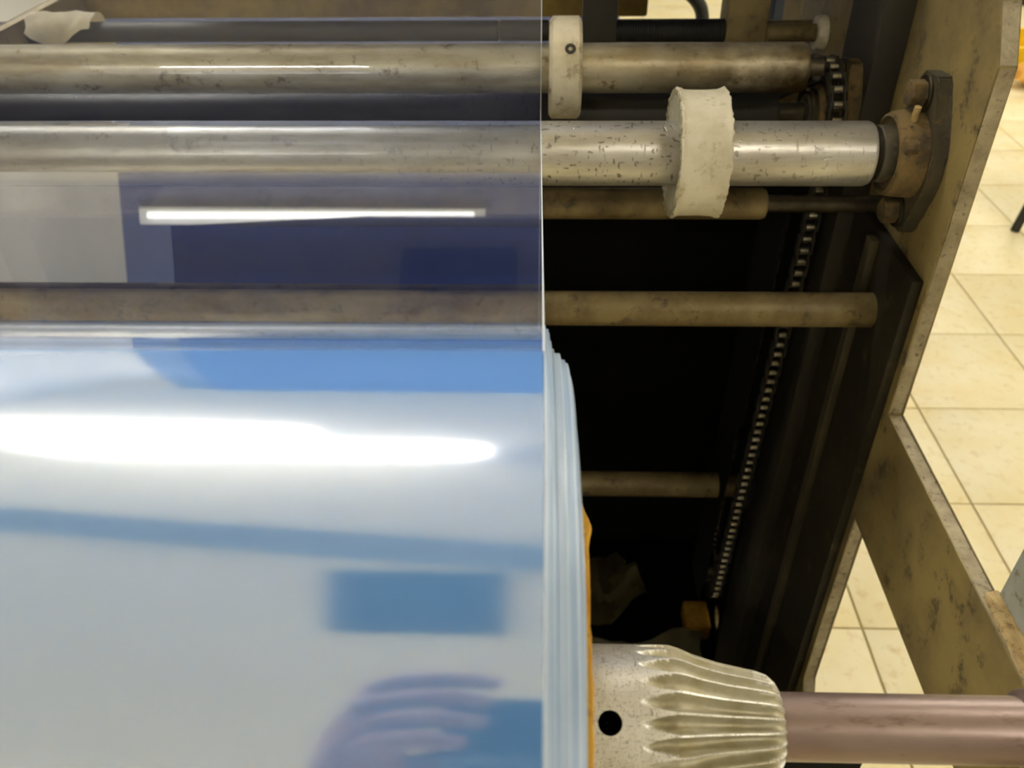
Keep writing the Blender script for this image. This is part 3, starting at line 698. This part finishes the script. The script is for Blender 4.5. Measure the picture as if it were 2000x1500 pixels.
# scraps on the drip pan
def scrap(name, c, sx, sy, rz, seed, mat, label, curl=0.05):
    bm = bmesh.new(); n = 14; g_ = []
    for i in range(n+1):
        row = []
        for j in range(n+1):
            u, v = i/n-0.5, j/n-0.5
            z = 0.02+curl*(0.5+mnoise.noise(Vector((u*3, v*3, seed))))+0.25*curl*mnoise.noise(Vector((u*9, v*9, seed+5)))
            p = Matrix.Rotation(rz, 3, 'Z')@Vector((u*sx*(1+0.2*mnoise.noise(Vector((v*4, 0, seed)))), v*sy, max(0.001, z)))
            row.append(bm.verts.new(p+Vector(c)))
        g_.append(row)
    for i in range(n):
        for j in range(n): bm.faces.new((g_[i][j], g_[i+1][j], g_[i+1][j+1], g_[i][j+1]))
    bmesh.ops.solidify(bm, geom=bm.faces[:], thickness=0.001)
    return tag(put(name, from_bm(bm), mat), label, 'scrap')
scrap('film_scrap', (0.17, 0.88, 0.045), 0.24, 0.14, 0.0, 1.0, M['scrap'], 'crumpled grey film scrap lying in the drip pan under the shaft', 0.06)
scrap('film_scrap', (0.10, 1.06, 0.045), 0.2, 0.12, 0.5, 4.0, M['scrap'], 'smaller crumpled film scrap further back in the drip pan', 0.05)
pz = onZ(1355, 1215, 0.06)
tag(put('paper_scrap', box_me(pz.x-0.02, pz.x+0.025, pz.y-0.03, pz.y+0.03, 0.046, 0.085, 0.006), M['cardboard']), 'small torn cardboard block in the drip pan', 'scrap')
# access hole low in the side plate: the lit floor shows through it
def cut_hole(ob, P, r):
    bm = bmesh.new(); bmesh.ops.create_cone(bm, cap_ends=True, segments=32, radius1=r, radius2=r, depth=0.12)
    bmesh.ops.rotate(bm, verts=bm.verts, matrix=Matrix.Rotation(PI/2, 3, 'Y')); bmesh.ops.translate(bm, verts=bm.verts, vec=P)
    ct = put('cutter', from_bm(bm), M['pan'], None, (0, 0, 0))
    m = ob.modifiers.new('hole', 'BOOLEAN'); m.object = ct; m.operation = 'DIFFERENCE'; m.solver = 'EXACT'
    bpy.context.view_layer.update()
    ob_m = bpy.data.meshes.new_from_object(ob.evaluated_get(bpy.context.evaluated_depsgraph_get())); ob.modifiers.clear(); ob.data = ob_m
    bpy.data.objects.remove(ct)
HP = onX(1401, 1205, XP)
for ob in [o for o in frame.children if o.name in ('side_plate', 'shade_lining')]: cut_hole(ob, HP, 0.021)

# ------------------------------------------------------------------ things standing on the tiled floor
def cabinet(name, x0, x1, y0, y1, h, label):
    e = thing(name, ((x0+x1)/2, (y0+y1)/2, 0), label, 'cabinet')
    box('body', x0, x1, y0, y1, 0.04, h, M['navy'], e, 0.006); box('plinth', x0+0.02, x1-0.02, y0+0.03, y1-0.02, 0, 0.04, M['black'], e)
    for s in (0, 1):
        xm = (x0+x1)/2; dd = box('door', x0+0.01 if s == 0 else xm+0.003, xm-0.003 if s == 0 else x1-0.01, y0-0.012, y0, 0.06, h-0.02, M['navy'], e, 0.003)
        box('handle', xm+(-0.03 if s == 0 else 0.018), xm+(-0.018 if s == 0 else 0.03), y0-0.03, y0-0.012, h*0.5, h*0.5+0.12, M['bar'], dd, 0.003)
    return e
cx0, cx1 = onY(1502, 20, 2.5).x, onY(1642, 20, 2.5).x
cabinet('navy_cabinet', cx0, cx1+0.12, 2.5, 2.95, 1.05, 'navy two-door cabinet standing beyond the short shaft')
# stool with black legs, only one leg foot in view
fz = onZ(1984, 456, 0.0)
st = thing('stool', (fz.x+0.16, fz.y+0.1, 0), 'stool with thin black legs on the tiled floor', 'stool')
sx, sy = fz.x+0.205, fz.y+0.02
for dx, dy in ((-1.0, 0.0), (0.5, 0.87), (0.5, -0.87)):
    put('leg', tube_me([(sx+dx*0.2, sy+dy*0.2, 0.0), (sx+dx*0.13, sy+dy*0.13, 0.45)], 0.015, 12), M['black'], st)
lathe_s = lathe_me([(0.45, 0.17), (0.452, 0.178), (0.485, 0.178), (0.49, 0.165)], 0, 0, 48)
lathe_s.transform(Matrix.Translation((sx, sy, 0))@Matrix(((0, 0, 1, 0), (0, 1, 0, 0), (1, 0, 0, 0), (0, 0, 0, 1))))
put('seat', lathe_s, M['black'], st)
# yellow crate and what stands by it
yz = onZ(1992, 178, 0.0)
cr_ = thing('yellow_crate', (yz.x+0.2, yz.y+0.2, 0), 'bright yellow plastic crate on the floor beyond the side plate', 'crate')
X_, Y_ = yz.x+0.01, yz.y+0.18
box('crate_bottom', X_, X_+0.5, Y_, Y_+0.35, 0.0, 0.02, M['yellow'], cr_, 0.004)
for nm, b in (('crate_side', (X_, X_+0.5, Y_, Y_+0.015)), ('crate_side', (X_, X_+0.5, Y_+0.335, Y_+0.35)), ('crate_side', (X_, X_+0.015, Y_+0.015, Y_+0.335)), ('crate_side', (X_+0.485, X_+0.5, Y_+0.015, Y_+0.335))):
    box(nm, *b, 0.02, 0.13, M['yellow'], cr_, 0.003)
    box('rim', b[0]-0.006, b[1]+0.006, b[2]-0.006, b[3]+0.006, 0.13, 0.15, M['yellow'], cr_, 0.003)
bm = bmesh.new(); bmesh.ops.create_icosphere(bm, subdivisions=4, radius=1)
for v in bm.verts:
    q = Vector((v.co.x*0.19, v.co.y*0.09, max(-0.06, v.co.z*0.07))); v.co = q*(1+0.25*mnoise.noise(v.co*2.2))+Vector((yz.x+0.17, yz.y+0.05, 0.075))
o = tag(put('folded_sack', from_bm(bm), M['orange']), 'tan folded sack lying in front of the yellow crate', 'sack')
o.location.z -= min((o.matrix_basis@v.co).z for v in o.data.vertices)
kz = onZ(1990, 12, 0.0)
kb_ = thing('black_toolbox', (kz.x+0.3, kz.y+0.2, 0), 'black toolbox on the floor beyond the yellow crate', 'toolbox')
box('body', kz.x-0.08, kz.x+0.7, kz.y, kz.y+0.35, 0, 0.16, M['black'], kb_, 0.01); box('lid', kz.x-0.09, kz.x+0.71, kz.y-0.01, kz.y+0.36, 0.16, 0.2, M['black'], kb_, 0.01)
put('handle', tube_me([(kz.x+0.2, kz.y+0.17, 0.2), (kz.x+0.22, kz.y+0.17, 0.25), (kz.x+0.4, kz.y+0.17, 0.25), (kz.x+0.42, kz.y+0.17, 0.2)], 0.012), M['cream'], kb_)
# black hose hanging behind the ribbed roller
h0, h1 = onY(1325, -30, 1.5), onY(1372, 40, 1.5)
hp = [h0+(h1-h0)*(k/10)+Vector((0.012*math.sin(k/10*PI), 0, 0)) for k in range(11)]
hp = [Vector((h0.x-0.02, 1.5, 1.19))]+hp+[Vector((h1.x+0.02, 1.5, 0.7)), Vector((h1.x+0.03, 1.5, 0.3)), Vector((h1.x+0.04, 1.49, 0.05)), Vector((h1.x+0.05, 1.45, 0.012))]
tag(put('black_hose', tube_me(hp, 0.011, 12), M['black']), 'thick black hose hanging behind the ribbed roller', 'hose')

# ------------------------------------------------------------------ the photographer's phone and hand, mirrored in the roll
def L3(a, b, n): return CAM+AX*a+AU*b+AF*n
M['phone'] = dirty('dark blue phone glass', hexc(30, 44, 66), hexc(26, 40, 60), None, rough=0.2, s1=3, bump=0)
M['skin'] = dirty('skin', hexc(176, 130, 124), hexc(160, 112, 106), None, rough=0.5, s1=30, s2=160, bump=0.15)
M['sleeve'] = dirty('navy cotton sleeve', hexc(36, 48, 84), hexc(28, 38, 70), None, rough=0.9, s1=20, s2=200, bump=0.4)
B3 = Matrix((AX, AU, AF)).transposed().to_4x4()
ph = thing('phone', L3(0.02, -0.01, -0.008), 'dark blue phone held over the roll, mirrored in the film', 'phone')
me = box_me(-0.040, 0.120, -0.05, 0.026, -0.0125, -0.004, 0.003); me.transform(Matrix.Translation(CAM) @ B3); put('body', me, M['phone'], ph)
me = box_me(-0.030, 0.016, -0.018, 0.022, -0.004, -0.0025, 0.0006); me.transform(Matrix.Translation(CAM) @ B3); put('lens_plate', me, M['navy'], ph)
J = {'elbow': (-0.082, -0.27, -0.24, 0.044), 'fore': (-0.082, -0.18, -0.14, 0.036), 'wrist': (-0.080, -0.092, -0.062, 0.026), 'palm': (-0.076, -0.038, -0.026, 0.027), 'palm2': (-0.070, -0.004, -0.014, 0.022)}
E_ = [('elbow', 'fore'), ('fore', 'wrist'), ('wrist', 'palm'), ('palm', 'palm2')]
for nm_, b0, ln in (('index', 0.034, 0.004), ('middle', 0.014, 0.000), ('ring', -0.006, -0.002), ('little', -0.025, -0.010)):
    J[nm_+'0'] = (-0.066, b0+0.002, 0.000, 0.0110); J[nm_+'1'] = (-0.053, b0+0.004, 0.0105, 0.0098); J[nm_+'2'] = (-0.032+ln, b0+0.003, 0.0115, 0.0086); J[nm_+'3'] = (-0.016+ln, b0+0.001, 0.0065, 0.0072)
    E_ += [('palm2' if b0 > 0 else 'palm', nm_+'0'), (nm_+'0', nm_+'1'), (nm_+'1', nm_+'2'), (nm_+'2', nm_+'3')]
J['thumb0'] = (-0.060, -0.042, -0.040, 0.013); J['thumb1'] = (-0.040, -0.026, -0.031, 0.0105); J['thumb2'] = (-0.018, -0.012, -0.0235, 0.0085)
E_ += [('palm', 'thumb0'), ('thumb0', 'thumb1'), ('thumb1', 'thumb2')]
names = list(J); me = bpy.data.meshes.new('hand'); me.from_pydata([tuple(L3(*J[k][:3])) for k in names], [(names.index(a), names.index(b)) for a, b in E_], [])
ob = bpy.data.objects.new('skin_source', me); COL.objects.link(ob)
md = ob.modifiers.new('skin', 'SKIN'); md.use_smooth_shade = True
for i, k in enumerate(names):
    sv = me.skin_vertices[0].data[i]; sv.radius = (J[k][3], J[k][3]); sv.use_root = (k == 'palm')
sub = ob.modifiers.new('sub', 'SUBSURF'); sub.levels = 2; sub.render_levels = 2
bpy.context.view_layer.update()
hm = bpy.data.meshes.new_from_object(ob.evaluated_get(bpy.context.evaluated_depsgraph_get())); bpy.data.objects.remove(ob)
pe = thing('person', L3(-0.1, -0.18, -0.14), 'hand and forearm in a navy sleeve holding the phone, mirrored in the film', 'person')
hm.materials.clear(); put('body', hm, M['skin'], pe, None, 3.0)
sl = [L3(-0.082, -0.36, -0.34), L3(-0.082, -0.27, -0.24), L3(-0.082, -0.18, -0.14), L3(-0.081, -0.125, -0.092)]
put('sleeve', tube_me(sl, 0.04, 24, True, [0.056, 0.054, 0.046, 0.040]), M['sleeve'], pe)
